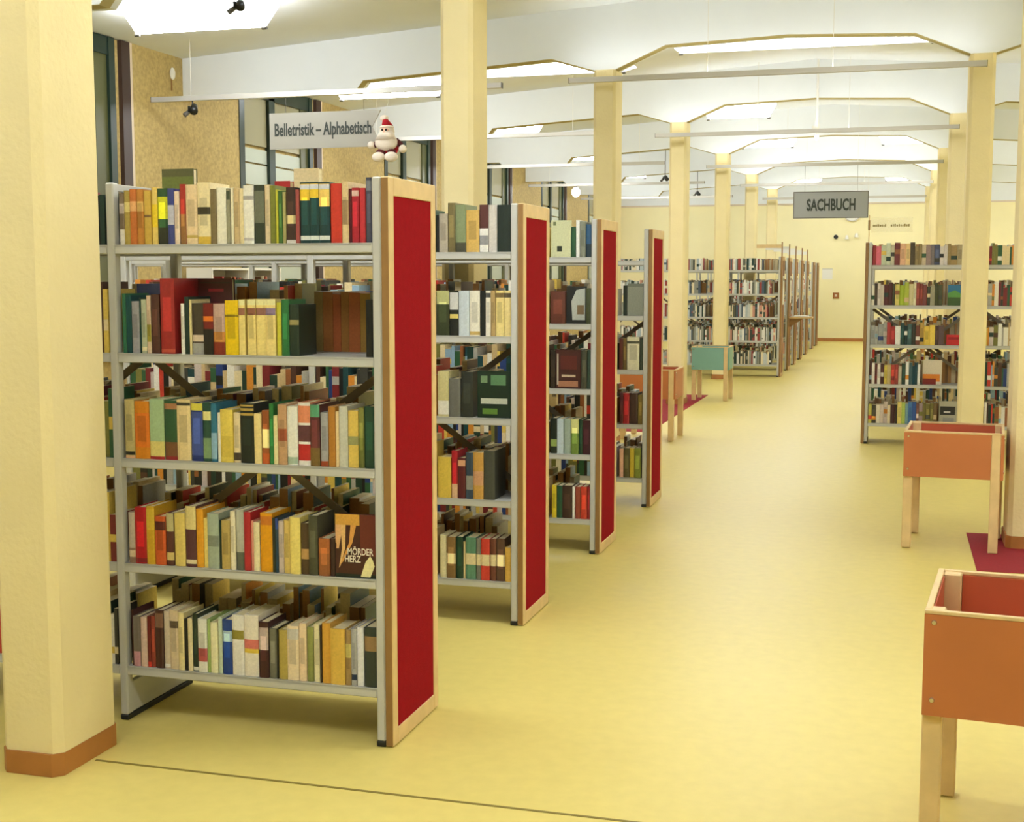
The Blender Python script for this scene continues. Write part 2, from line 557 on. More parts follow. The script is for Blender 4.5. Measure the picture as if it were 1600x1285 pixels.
NAMES = [((20, 22, 22), 'black'), ((60, 60, 55), 'charcoal'), ((125, 125, 120), 'grey'), ((180, 180, 175), 'pale grey'), ((238, 236, 228), 'white'),
         ((230, 212, 165), 'cream'), ((205, 178, 120), 'tan'), ((225, 195, 80), 'yellow'), ((232, 196, 22), 'bright yellow'), ((215, 150, 40), 'orange'),
         ((205, 95, 45), 'rust'), ((185, 35, 42), 'red'), ((110, 35, 38), 'maroon'), ((150, 90, 50), 'brown'), ((75, 48, 38), 'dark brown'),
         ((120, 118, 60), 'olive'), ((60, 110, 60), 'green'), ((30, 60, 45), 'dark green'), ((165, 190, 145), 'pale green'), ((20, 70, 72), 'teal'),
         ((30, 55, 120), 'blue'), ((140, 175, 200), 'pale blue'), ((205, 188, 185), 'lilac'), ((225, 180, 150), 'pink'), ((196, 112, 48), 'dark orange')]
def cname(c):
    return min(NAMES, key=lambda n: sum((a - b) ** 2 for a, b in zip(n[0], c)))[1]
SHN = ['top', 'second', 'middle', 'fourth', 'bottom']
BOOKS = []          # [rack phrase, shelf, colour, thickness, height, object, left, right]
def put_row(items, y, z, phrase, lev, group, rnd):
    names = [cname(it[3]) for it in items]
    for i, (x0, x1, h, col, bands) in enumerate(items):
        t = x1 - x0 - .0006
        d = min(.205, max(.13, h * rnd.uniform(.66, .8)))
        lum = sum(col) / 3
        cov, pg = book_parts(t, h, d, col, bands, (0.72 if lum > 110 else 1.7) if rnd.random() < .4 and t > .012 else 0)
        b = cov.build('book', COVER)
        b.location = ((x0 + x1) / 2, y + rnd.uniform(0, .006), z + .0005)
        pg.build('page_block', PAPER, b)
        size = 'thick' if t > .0265 else ('thin' if t < .0135 else ('tall' if h > .215 else ('short' if h < .19 else 'medium')))
        two = None
        for a, bb, cc in sorted(bands, key=lambda q: q[0] - q[1]):
            if bb - a > .1 and cname(cc) != names[i]:
                two = cname(cc)
                break
        l = names[i - 1] if i > 0 else None
        r = names[i + 1] if i + 1 < len(items) else None
        nb = ('between %s and %s' % (l, r)) if l and r else (('next to %s' % (l or r)) if (l or r) else 'alone')
        cn = names[i] + ('-and-' + two if two else '')
        lab = '%s %s book %s, %s shelf, %s' % (size, cn, nb, SHN[lev], phrase)
        for alt in ('%s book %s, %s shelf, %s' % (cn, nb, SHN[lev], phrase), '%s book beside %s, %s shelf, %s' % (cn, l, SHN[lev], phrase)):
            if len(lab.replace('-', ' ').split()) > 16:
                lab = alt
        tag(b, lab, 'book', group)

TABLE = {
    (0, 0): [
        (-27082, -26880, 184, (130, 112, 92), [(0, 30, (235, 230, 220)), (60, 80, (205, 190, 180))]),
        (-26870, -26630, 194, (172, 150, 72), [(60, 78, (215, 200, 130))]),
        (-26622, -26350, 198, (196, 112, 48), [(60, 78, (225, 170, 110))]),
        (-26340, -26060, 197, (188, 126, 48), [(60, 78, (220, 180, 100))]),
        (-26050, -25770, 192, (200, 165, 70), [(50, 55, (120, 90, 50))]),
        (-25762, -25530, 203, (226, 196, 104), [(30, 70, (232, 200, 40))]),
        (-25520, -25120, 199, (38, 80, 46), [(45, 85, (205, 205, 40)), (0, 30, (40, 45, 30))]),
        (-25100, -24840, 198, (60, 70, 132), [(35, 70, (190, 190, 205))]),
        (-24830, -24630, 187, (236, 214, 192), []),
        (-24610, -24380, 212, (168, 50, 40), [(0, 50, (150, 105, 58))]),
        (-24370, -23920, 210, (232, 206, 162), [(10, 15, (200, 170, 90))]),
        (-23900, -23390, 216, (236, 220, 172), [(48, 60, (70, 65, 50)), (0, 12, (215, 180, 70))]),
        (-23380, -23150, 193, (125, 110, 76), []),
        (-23140, -22770, 197, (240, 236, 216), []),
        (-22762, -22620, 194, (150, 146, 120), [(80, 95, (60, 70, 50))]),
        (-22612, -22500, 196, (238, 230, 200), []),
        (-22492, -22270, 195, (206, 180, 132), []),
        (-22262, -22100, 193, (236, 220, 170), []),
        (-22090, -21690, 203, (240, 238, 226), [(75, 82, (170, 165, 160)), (5, 10, (200, 195, 190))]),
        (-21682, -21300, 204, (55, 65, 50), [(35, 90, (110, 115, 95))]),
        (-21280, -21080, 204, (226, 206, 168), []),
        (-21072, -20860, 201, (122, 126, 50), []),
        (-20852, -20770, 186, (205, 200, 70), []),
        (-20762, -20610, 183, (66, 108, 50), []),
        (-20600, -20480, 178, (178, 170, 110), []),
        (-20460, -20100, 193, (62, 44, 38), [(35, 50, (190, 175, 125)), (0, 6, (240, 235, 225))]),
        (-20090, -19950, 185, (164, 80, 76), []),
        (-19930, -19570, 210, (24, 62, 62), [(70, 97, (238, 200, 60)), (88, 96, (215, 220, 235)), (5, 12, (225, 230, 225))]),
        (-19560, -19220, 210, (24, 62, 62), [(74, 97, (238, 200, 60)), (88, 96, (215, 220, 235)), (5, 12, (225, 230, 225))]),
        (-19210, -18810, 209, (24, 60, 62), [(60, 97, (238, 205, 110)), (88, 96, (215, 220, 235)), (5, 12, (225, 230, 225))]),
        (-18780, -18370, 203, (206, 60, 44), []),
        (-18350, -18110, 209, (226, 202, 152), [(30, 70, (180, 150, 110))]),
        (-18100, -17990, 185, (90, 25, 35), []),
        (-17980, -17720, 187, (172, 34, 50), [(85, 95, (225, 190, 180))]),
        (-17710, -17490, 186, (196, 52, 60), []),
        (-17460, -17240, 221, (70, 72, 88), [(80, 95, (120, 125, 135))])],
    (0, 1): [
        (-27090, -26940, 217, (46, 112, 78), []),
        (-26932, -26710, 210, (16, 72, 72), []),
        (-26702, -26390, 189, (158, 156, 158), []),
        (-26382, -26290, 201, (20, 62, 52), []),
        (-26282, -26070, 196, (176, 182, 150), [(5, 12, (225, 215, 170))]),
        (-26060, -25890, 210, (205, 180, 150), [(20, 50, (150, 140, 50))]),
        (-25880, -25540, 214, (78, 46, 36), []),
        (-25490, -24920, 272, (156, 42, 40), [(2, 6, (190, 80, 60))]),
        (-24670, -24530, 182, (242, 240, 230), []),
        (-24520, -24350, 206, (28, 52, 44), []),
        (-24342, -24250, 196, (220, 205, 150), []),
        (-24242, -23780, 183, (66, 58, 48), [(0, 22, (160, 160, 155)), (25, 38, (215, 195, 170))]),
        (-23772, -23380, 183, (118, 30, 26), [(65, 75, (225, 120, 40)), (0, 50, (30, 28, 26))]),
        (-23370, -22920, 182, (196, 165, 150), [(0, 25, (130, 45, 30)), (25, 45, (205, 140, 70))]),
        (-22900, -22380, 194, (232, 196, 22), [(70, 74, (150, 125, 20))]),
        (-22370, -22120, 197, (238, 216, 136), [(72, 85, (150, 100, 80)), (90, 100, (236, 230, 170))]),
        (-22050, -21710, 198, (236, 214, 134), [(72, 85, (140, 90, 70)), (90, 100, (236, 230, 170))]),
        (-21700, -21320, 198, (238, 216, 136), [(72, 85, (150, 105, 90)), (90, 100, (236, 230, 170))]),
        (-21310, -20930, 198, (238, 216, 140), [(72, 85, (140, 120, 150)), (90, 100, (236, 230, 170))]),
        (-20900, -20730, 187, (205, 198, 62), []),
        (-20720, -20430, 198, (42, 112, 62), []),
        (-20422, -20050, 181, (34, 52, 42), [(60, 70, (150, 140, 90))]),
        (-17510, -17230, 199, (16, 22, 24), [])],
    (0, 2): [
        (-27090, -26690, 218, (198, 182, 122), [(6, 12, (40, 40, 35)), (0, 5, (225, 180, 140))]),
        (-26680, -26080, 212, (214, 132, 30), [(20, 80, (222, 120, 36))]),
        (-26070, -25480, 221, (164, 190, 142), [(5, 30, (222, 205, 120)), (0, 5, (170, 40, 45))]),
        (-25470, -24950, 218, (46, 86, 56), [(0, 6, (150, 40, 45)), (6, 30, (120, 80, 50)), (85, 95, (170, 120, 80))]),
        (-24940, -24390, 223, (228, 206, 152), [(90, 95, (60, 60, 50))]),
        (-24370, -23910, 210, (26, 46, 112), [(88, 100, (215, 205, 80)), (10, 85, (60, 80, 150))]),
        (-23900, -23570, 214, (30, 72, 62), [(70, 85, (235, 225, 150)), (5, 40, (120, 150, 110))]),
        (-23562, -23330, 211, (40, 112, 142), [(5, 50, (140, 180, 205))]),
        (-23322, -23200, 179, (240, 236, 222), []),
        (-23190, -22690, 191, (226, 202, 92), [(10, 50, (210, 185, 80))]),
        (-22680, -22410, 181, (232, 214, 170), [(5, 20, (70, 60, 50))]),
        (-22390, -21860, 215, (24, 34, 30), [(80, 84, (190, 160, 80)), (88, 92, (190, 160, 80)), (95, 98, (190, 160, 80))]),
        (-21852, -21570, 180, (238, 216, 150), []),
        (-21560, -21280, 192, (150, 82, 42), [(30, 65, (228, 214, 150)), (0, 20, (190, 90, 40))]),
        (-21270, -21100, 217, (42, 122, 62), []),
        (-21092, -20930, 175, (236, 226, 170), []),
        (-20910, -20570, 215, (194, 154, 114), [(40, 60, (170, 90, 60))]),
        (-20560, -20160, 209, (238, 238, 228), [(2, 14, (170, 190, 170))]),
        (-20140, -19680, 224, (224, 140, 100), [(0, 8, (236, 232, 224)), (8, 34, (190, 40, 42)), (34, 38, (240, 235, 228)), (38, 64, (96, 56, 62)), (64, 68, (240, 236, 230)), (95, 100, (236, 230, 224))]),
        (-19670, -19300, 218, (92, 42, 46), [(80, 100, (90, 160, 120)), (0, 30, (120, 95, 50))]),
        (-19280, -18990, 191, (166, 166, 168), [(0, 10, (160, 70, 40))]),
        (-18970, -18710, 213, (178, 122, 50), []),
        (-18702, -18580, 196, (236, 210, 160), []),
        (-18570, -18240, 215, (202, 202, 186), []),
        (-18230, -17850, 201, (218, 188, 92), [(40, 55, (150, 150, 100))]),
        (-17840, -17630, 212, (122, 122, 60), [(0, 50, (100, 105, 50))]),
        (-17622, -17230, 217, (24, 62, 46), [])],
    (0, 3): [
        (-27090, -26820, 190, (204, 188, 168), [(0, 30, (150, 120, 100)), (12, 25, (225, 205, 170))]),
        (-26810, -26330, 211, (184, 26, 36), [(2, 10, (130, 25, 35))]),
        (-26320, -25980, 217, (206, 162, 42), [(60, 95, (215, 180, 60))]),
        (-25972, -25530, 181, (206, 92, 42), [(72, 90, (90, 40, 36))]),
        (-25510, -25200, 195, (92, 52, 46), [(65, 100, (190, 180, 130)), (10, 25, (215, 190, 120))]),
        (-25160, -24730, 197, (226, 202, 112), []),
        (-24710, -24280, 225, (92, 52, 58), [(62, 100, (226, 208, 140)), (5, 12, (225, 210, 170))]),
        (-24270, -23980, 216, (228, 162, 42), []),
        (-23972, -23820, 183, (238, 214, 120), []),
        (-23810, -23350, 203, (164, 178, 158), [(40, 60, (130, 140, 125))]),
        (-23342, -23260, 179, (20, 50, 42), []),
        (-23250, -22910, 180, (192, 168, 98), []),
        (-22880, -22680, 215, (236, 226, 196), []),
        (-22672, -22360, 220, (182, 182, 166), [(0, 30, (90, 95, 80))]),
        (-22352, -22080, 214, (178, 36, 46), []),
        (-22072, -21970, 183, (224, 150, 130), []),
        (-21962, -21730, 179, (236, 224, 180), []),
        (-21700, -21230, 214, (228, 158, 22), [(80, 95, (205, 120, 40))]),
        (-21220, -21110, 198, (40, 50, 40), []),
        (-21100, -20990, 198, (26, 60, 82), [(80, 100, (40, 70, 150))]),
        (-20980, -20770, 188, (204, 188, 180), []),
        (-20760, -20530, 193, (212, 184, 104), []),
        (-20520, -20120, 205, (238, 218, 124), []),
        (-20110, -19810, 185, (82, 62, 42), [(30, 50, (190, 150, 90))]),
        (-19790, -19440, 215, (72, 72, 56), []),
        (-19410, -18990, 135, (172, 100, 52), [(0, 60, (150, 90, 50))]),
        (-18980, -18800, 136, (60, 36, 30), [])],
    (0, 4): [
        (-27090, -27010, 211, (70, 32, 34), []),
        (-27000, -26710, 190, (122, 112, 102), [(0, 30, (205, 150, 160))]),
        (-26700, -26430, 187, (226, 196, 178), []),
        (-26420, -26280, 193, (116, 32, 28), [(0, 10, (220, 60, 50))]),
        (-26270, -26100, 194, (154, 64, 48), []),
        (-26080, -25740, 219, (72, 42, 36), [(70, 95, (130, 95, 75))]),
        (-25730, -25490, 217, (208, 192, 168), [(2, 8, (240, 236, 226))]),
        (-25480, -25120, 223, (216, 196, 162), [(70, 82, (90, 75, 60))]),
        (-25110, -24870, 216, (238, 222, 164), []),
        (-24862, -24730, 195, (22, 22, 20), []),
        (-24720, -24530, 197, (234, 220, 176), []),
        (-24520, -24300, 216, (32, 50, 40), [(2, 8, (230, 230, 220))]),
        (-24292, -23920, 200, (238, 238, 228), [(20, 45, (190, 90, 90))]),
        (-23910, -23790, 201, (160, 185, 110), []),
        (-23782, -23490, 190, (238, 234, 192), []),
        (-23470, -23310, 210, (202, 216, 192), []),
        (-23300, -22920, 203, (22, 62, 142), [(60, 80, (170, 200, 220))]),
        (-22900, -22430, 224, (236, 233, 228), [(60, 75, (150, 140, 60))]),
        (-22420, -21850, 228, (238, 230, 216), [(45, 60, (220, 120, 110)), (38, 45, (235, 205, 80))]),
        (-21820, -21440, 207, (62, 26, 30), [(50, 90, (190, 170, 165))]),
        (-21430, -21130, 184, (112, 112, 98), []),
        (-21120, -21060, 184, (25, 25, 25), []),
        (-21050, -20710, 182, (182, 162, 82), []),
        (-20700, -20250, 200, (238, 218, 184), [(75, 95, (205, 200, 190))]),
        (-20240, -19950, 213, (238, 212, 180), []),
        (-19940, -19690, 200, (142, 148, 82), []),
        (-19670, -19430, 212, (236, 226, 184), []),
        (-19422, -19350, 209, (60, 45, 35), []),
        (-19340, -19020, 220, (216, 162, 62), []),
        (-19010, -18450, 203, (222, 182, 82), []),
        (-18440, -18220, 201, (162, 132, 82), [(50, 75, (220, 205, 120))]),
        (-18210, -18000, 209, (172, 172, 174), [(10, 20, (30, 50, 80))]),
        (-17990, -17740, 214, (228, 228, 234), []),
        (-17710, -17225, 217, (46, 56, 52), [(60, 85, (150, 120, 80))])],
    (1, 0): [
        (-20900, -20780, 174, (25, 25, 22), []),
        (-20770, -20340, 180, (172, 162, 142), []),
        (-20330, -19970, 230, (112, 100, 60), []),
        (-19960, -19440, 221, (130, 142, 102), [(0, 20, (70, 70, 55))]),
        (-19420, -18780, 195, (208, 172, 92), []),
        (-18770, -18340, 219, (90, 50, 45), [(0, 50, (236, 234, 224)), (15, 35, (150, 150, 150))]),
        (-18330, -17910, 218, (206, 200, 190), []),
        (-17890, -17225, 217, (28, 42, 36), [])],
    (1, 1): [
        (-20910, -20280, 212, (52, 60, 34), [(70, 100, (180, 180, 120))]),
        (-20260, -19830, 204, (28, 32, 28), [(60, 100, (205, 205, 200)), (40, 50, (220, 200, 110))]),
        (-19810, -19290, 212, (200, 210, 214), []),
        (-19270, -18760, 213, (230, 226, 206), [(2, 10, (200, 170, 100))]),
        (-18740, -18490, 213, (24, 28, 26), []),
        (-18480, -18230, 213, (238, 232, 214), [(85, 95, (80, 80, 80))]),
        (-18220, -18000, 213, (176, 150, 100), []),
        (-17980, -17580, 213, (232, 212, 140), [(85, 95, (120, 100, 60))]),
        (-17560, -17225, 213, (226, 206, 140), [(85, 95, (90, 80, 60))])],
    (1, 2): [
        (-20890, -20330, 217, (206, 196, 140), [(5, 35, (238, 234, 220))]),
        (-20300, -19740, 184, (112, 112, 104), []),
        (-19700, -19120, 217, (46, 50, 44), [])],
    (1, 3): [
        (-20880, -20230, 198, (222, 192, 82), []),
        (-20210, -19900, 229, (176, 32, 44), [(0, 30, (230, 190, 150))]),
        (-19880, -19500, 196, (96, 36, 40), [(80, 95, (225, 170, 130))]),
        (-19480, -19120, 223, (60, 76, 92), [(20, 50, (150, 150, 140))]),
        (-19110, -18590, 225, (206, 160, 80), [(30, 60, (210, 160, 120))]),
        (-18570, -18030, 235, (76, 78, 70), [])],
    (1, 4): [
        (-20820, -20490, 208, (228, 218, 176), []),
        (-20470, -20010, 202, (132, 102, 60), [(35, 60, (226, 210, 160))]),
        (-19990, -19650, 204, (24, 62, 44), []),
        (-19630, -19520, 181, (220, 200, 150), []),
        (-19500, -18980, 204, (92, 140, 112), [(35, 62, (232, 216, 170))]),
        (-18960, -18740, 200, (120, 120, 110), [(35, 62, (232, 216, 170))]),
        (-18720, -18290, 202, (206, 62, 50), [(35, 62, (232, 216, 170))]),
        (-18270, -17970, 204, (110, 60, 46), [(35, 62, (232, 216, 170))]),
        (-17950, -17540, 207, (90, 62, 50), [(35, 62, (232, 216, 170))]),
        (-17520, -17225, 166, (214, 172, 82), [])],
    (2, 0): [
        (-18450, -18180, 177, (34, 80, 46), []),
        (-18170, -17950, 217, (238, 238, 232), []),
        (-17930, -17580, 209, (132, 136, 120), []),
        (-17560, -17225, 192, (42, 84, 120), [(0, 40, (30, 50, 60))])],
    (2, 1): [
        (-19700, -18800, 192, (98, 52, 38), []),
        (-17540, -17225, 211, (64, 70, 44), [])],
    (2, 2): [
        (-19710, -19420, 229, (44, 36, 28), []),
        (-17810, -17470, 231, (70, 70, 54), []),
        (-17450, -17225, 232, (52, 70, 58), [])],
    (2, 3): [
        (-19680, -19290, 214, (32, 42, 34), [(20, 40, (150, 170, 90))]),
        (-19270, -18870, 211, (192, 208, 214), []),
        (-18850, -18440, 210, (160, 176, 160), []),
        (-18420, -17940, 211, (108, 132, 60), [(60, 100, (215, 215, 140))]),
        (-17920, -17700, 209, (30, 60, 42), []),
        (-17690, -17225, 205, (66, 34, 40), [])],
    (2, 4): [
        (-19580, -19300, 197, (224, 200, 50), []),
        (-19280, -18940, 196, (40, 84, 58), []),
        (-18930, -18330, 198, (64, 44, 36), []),
        (-18310, -18150, 193, (238, 236, 228), []),
        (-18130, -17810, 194, (150, 70, 52), []),
        (-17790, -17410, 196, (196, 62, 44), []),
        (-17390, -17225, 197, (150, 36, 40), [])],
    (3, 1): [
        (-18710, -18430, 216, (26, 40, 30), [])],
    (3, 2): [
        (-18970, -18700, 224, (96, 46, 38), []),
        (-18680, -18440, 225, (112, 92, 50), []),
        (-18400, -17500, 235, (222, 216, 184), [(80, 88, (80, 80, 60))]),
        (-17460, -17225, 226, (60, 70, 54), [])],
    (3, 3): [
        (-18900, -18660, 226, (80, 34, 38), []),
        (-18640, -18200, 223, (168, 40, 46), []),
        (-18170, -17580, 224, (72, 50, 42), []),
        (-17560, -17225, 213, (130, 110, 54), [])],
    (3, 4): [
        (-18900, -18600, 209, (226, 176, 150), []),
        (-18580, -18160, 216, (92, 84, 50), []),
        (-18140, -17810, 217, (208, 182, 62), []),
        (-17790, -17300, 219, (130, 140, 60), []),
        (-17290, -17225, 247, (20, 36, 34), [])],}
rnd = random.Random(7)
BG = ['books on the rack by the floor joint', 'books on the second red-ended rack', 'books on the third red-ended rack', 'books on the fourth red-ended rack']
for (k, l), s in TABLE.items():
    items = [(x0 / 1e4, x1 / 1e4, h / 1e3, col, [(a / 100, b / 100, c_) for a, b, c_ in bd]) for x0, x1, h, col, bd in s]
    put_row(items, RY + RS * k + .012, SH[l], RACK_PH[k], l, BG[k], rnd)

# books standing cover out: (x0, x1, height, y from rack front, rack, level, cover colour, patches, label)
def patch(m, w, h, u0, u1, v0, v1, col, y=-.0006):
    m.face([(u0 * w - w / 2, y, v0 * h), (u1 * w - w / 2, y, v0 * h), (u1 * w - w / 2, y, v1 * h), (u0 * w - w / 2, y, v1 * h)], lin(col))
def face_book(x0, x1, h, dy, k, lev, col, shapes, label, y_base=None, z=None, group=None, th=.022):
    w = x1 - x0
    m = MB()
    c0 = lin(col)
    m.box(-w / 2, w / 2, 0, .003, 0, h, 0, c0)
    m.box(-w / 2, w / 2, th - .003, th, 0, h, 0, c0)
    m.box(-w / 2, -w / 2 + .003, .003, th - .003, 0, h, 0, c0)
    for j, s in enumerate(shapes):
        pts, cc = s
        m.face([((u - .5) * w, -.0004 - .00015 * j, v * h) for u, v in pts], lin(cc))
    b = m.build('book', COVER)
    b.location = ((x0 + x1) / 2, (y_base if y_base is not None else RY + RS * k) + dy, (SH[lev] if z is None else z) + .0005)
    b.rotation_euler = (0, 0, 0)
    MB().box(-w / 2 + .003, w / 2 - .004, .003, th - .003, .004, h - .004).build('page_block', PAPER, b)
    return tag(b, label, 'book', group)
R4 = lambda a, b, c_, d: [(a, c_), (b, c_), (b, d), (a, d)]
face_book(-2.486, -2.346, .272, .175, 0, 1, (74, 34, 34), [(R4(.3, .75, .82, .86), (150, 40, 50)), (R4(.05, .95, .93, .95), (60, 44, 38))],
          'large dark maroon book standing cover out behind smaller ones on second shelf', group=BG[0])
mb = face_book(-1.877, -1.724, .226, .016, 0, 3, (70, 34, 28),
    [(R4(0, .6, .83, 1), (214, 160, 70)), ([(.05, .5), (.12, .83), (0, .83), (0, .55)], (226, 170, 120)), ([(.02, .45), (.08, .45), (.2, .83), (.05, .83)], (226, 176, 120)),
     ([(.08, .14), (.12, .18), (.24, .45), (.26, .83), (.14, .83), (.16, .45)], (228, 186, 120)), ([(.10, .18), (.18, .24), (.42, .55), (.52, .83), (.38, .83), (.34, .55)], (222, 160, 80)),
     (R4(.62, 1, .35, 1), (104, 40, 32)), (R4(0, 1, 0, .06), (20, 36, 32)), ([(.62, .02), (.86, .02), (.97, .2), (.92, .3), (.86, .36), (.74, .25)], (240, 230, 170))],
    'brown paperback lettered in white, standing cover out at the end of fourth shelf', group=BG[0])
def text_mesh(txt, size, width, ext, m, parent, loc, align='LEFT', name='lettering', bold=0.0):
    cu = bpy.data.curves.new('lettering', 'FONT')
    cu.body = txt
    cu.size = size
    cu.extrude = ext
    cu.offset = bold
    cu.align_x = align
    cu.resolution_u = 3
    o = bpy.data.objects.new('tmp', cu)
    COL.objects.link(o)
    dg = bpy.context.evaluated_depsgraph_get()
    me = bpy.data.meshes.new_from_object(o.evaluated_get(dg))
    bpy.data.objects.remove(o)
    me.materials.clear()
    me.materials.append(m)
    xa = min(v.co.x for v in me.vertices)
    sx = width / (max(v.co.x for v in me.vertices) - xa)
    for v in me.vertices:
        x, y, z = v.co
        x -= xa
        v.co = (x * sx, -z, y)
    o = obj(name, me, parent, loc)
    return o
LETW = mat('cover_lettering_white', (236, 226, 206), 0.6)
text_mesh('MÖRDER', .034, .098, .0004, LETW, mb, (-.03, -.0026, .083), bold=.0006)
text_mesh('HERZ', .034, .06, .0004, LETW, mb, (-.04, -.0026, .056), bold=.0006)
face_book(-1.889, -1.724, .222, .016, 1, 2, (30, 50, 36), [(R4(.1, .3, .75, .9), (120, 150, 110)), (R4(.4, .85, .7, .92), (90, 130, 90)), (R4(.1, .9, .3, .42), (190, 196, 180)), (R4(.15, .6, .08, .2), (100, 140, 60))],
          'dark green picture book standing cover out on second rack, middle shelf', group=BG[1])
face_book(-1.968, -1.848, .217, .016, 2, 0, (206, 208, 164), [(R4(.1, .25, .86, .96), (110, 120, 80)), (R4(.3, .55, .15, .3), (40, 50, 36))],
          'pale green book standing cover out on top shelf of third rack', group=BG[2])
face_book(-1.876, -1.757, .222, .03, 2, 1, (34, 36, 32), [([(.3, .1), (.95, .1), (.95, .95), (.5, .9), (.25, .6)], (176, 180, 168)), (R4(.55, .9, .25, .5), (120, 100, 70))],
          'black and pale grey book standing cover out on second shelf of third rack', group=BG[2])
face_book(-1.939, -1.785, .232, .016, 2, 2, (72, 40, 34), [(R4(.2, .85, .5, .85), (96, 44, 36)), (R4(.25, .8, .3, .36), (200, 180, 150)), (R4(.1, .9, .05, .2), (170, 120, 90)), (R4(.06, .12, .1, .9), (190, 180, 160))],
          'reddish brown book standing cover out on middle shelf of third rack', group=BG[2])
face_book(-1.839, -1.724, .23, .016, 3, 1, (142, 146, 132), [(R4(0, 1, .9, 1), (110, 116, 104))],
          'plain grey book standing cover out on second shelf of fourth rack', group=BG[3])

# ------- the crate-side rack: first section, individual books
PAL = [(240, 236, 222), (232, 214, 168), (206, 180, 132), (226, 196, 92), (196, 60, 46), (120, 36, 40), (150, 92, 52), (78, 50, 38), (122, 120, 60),
       (46, 92, 60), (28, 56, 46), (24, 66, 70), (40, 62, 120), (146, 176, 196), (170, 168, 160), (60, 60, 54), (26, 28, 26), (214, 140, 50), (204, 190, 184), (238, 236, 228)]
RROWS = [
    [(150, 40, 46), (224, 110, 130), (196, 206, 176), (206, 214, 190), (206, 200, 176), (110, 40, 44), (226, 178, 140), (232, 200, 140), (70, 58, 36), (150, 130, 84), (140, 122, 80), (206, 190, 160), (150, 130, 128), (120, 112, 116), (70, 80, 110), (222, 214, 206), (214, 206, 200), (150, 128, 80), (160, 134, 84), (176, 160, 120), (110, 110, 100), (200, 190, 176), (60, 64, 60)],
    [(236, 232, 214), (60, 50, 40), (226, 216, 206), (206, 196, 180), (84, 32, 34), (70, 30, 30), (60, 60, 40), (214, 200, 110), (160, 180, 40), (170, 184, 60), (206, 196, 150), (232, 224, 190), (136, 62, 52), (128, 54, 46), (120, 60, 54), (60, 64, 50), (160, 156, 130), (64, 70, 44), (70, 76, 50)],
    [(156, 158, 156), (168, 168, 164), (150, 152, 150), (160, 160, 156), (166, 52, 52), (150, 46, 48), (240, 240, 238), (24, 62, 62), (20, 50, 52), (60, 90, 90), (40, 44, 36), (110, 60, 48), (196, 160, 80), (228, 196, 80), (236, 206, 90), (80, 60, 60), (96, 76, 80)],
    [(70, 34, 36), (236, 230, 222), (96, 44, 44), (238, 232, 222), (66, 32, 34), (214, 196, 90), (190, 170, 120), (176, 60, 50), (150, 60, 54), (190, 180, 160), (30, 60, 50), (240, 240, 236), (60, 90, 96), (20, 70, 84), (20, 66, 80), (240, 240, 238)],
    [(196, 190, 90), (60, 58, 46), (228, 220, 200), (206, 190, 176), (196, 180, 170), (230, 214, 180), (64, 34, 36), (50, 40, 30), (228, 210, 120), (176, 196, 90), (120, 160, 170), (60, 110, 170), (50, 90, 160), (110, 70, 66), (160, 140, 140), (120, 112, 60), (116, 108, 56), (110, 104, 54), (112, 90, 60)],
]
RFRAC = [1.0, .76, .79, .55, .74]
rr = random.Random(21)
sx0, sx1 = sec_range(RRX, 0, 1)
for l, cols in enumerate(RROWS):
    n_ = len(cols)
    x = sx0
    span = (.66 - sx0) * RFRAC[l] if l else (sx1 - sx0) * .98
    ws = [rr.uniform(.7, 1.4) for _ in cols]
    sc = span / sum(ws)
    items = []
    for c_, w_ in zip(cols, ws):
        t = min(w_ * sc, .07)
        hh = rr.uniform(.18, .225)
        bands = []
        if rr.random() < .3:
            a = rr.uniform(.1, .6)
            bands = [(a, a + .2, rr.choice(PAL))]
        items.append((x, x + t, hh, c_, bands))
        x += t
    put_row(items, RRY + .012, SH[l], 'rack behind the terracotta crate', l, 'books on the crate-side rack', rr)
face_book(.50, .63, .20, .05, 0, 1, (40, 110, 150), [(R4(0, 1, 0, .4), (60, 90, 40)), ([(.0, .4), (1, .4), (1, .55), (.5, .75), (0, .6)], (90, 150, 70))],
          'blue and green landscape book standing cover out behind the crate', RRY, group='books on the crate-side rack')
face_book(.50, .64, .10, .05, 0, 2, (196, 36, 36), [(R4(.1, .9, .55, .8), (150, 26, 30))],
          'small red box-like book lying cover out behind the crate', RRY, group='books on the crate-side rack', th=.06)
face_book(.29, .47, .24, .09, 0, 3, (226, 214, 190), [(R4(0, .9, .12, .42), (222, 130, 40)), (R4(0, .7, 0, .24), (130, 34, 30))],
          'white and orange boxed book standing cover out behind the crate', RRY, group='books on the crate-side rack', th=.05)
face_book(.455, .63, .23, .05, 0, 4, (176, 172, 150), [(R4(.05, .85, .42, .78), (40, 40, 36)), (R4(.25, .6, .5, .58), (206, 200, 190)), (R4(.2, .8, .05, .3), (150, 150, 144))],
          'grey book with a dark band standing cover out behind the crate', RRY, group='books on the crate-side rack', th=.03)

# ------- two taller books on the back of the joint-side rack, seen over the top row
face_book(-2.70, -2.565, .292, .30, 0, 0, (92, 92, 50), [(R4(0, 1, .6, .9), (110, 120, 50))], 'olive picture book peeking above the top row by the column', th=.03, group=BG[0])
face_book(-2.15, -2.05, .282, .30, 0, 0, (226, 206, 160), [], 'cream book peeking above the top row beneath the sign', th=.04, group=BG[0])

face_book(-2.228, -2.166, .238, .30, 0, 0, (176, 36, 40), [], 'red book peeking above the top row between dark and cream ones', th=.04, group=BG[0])

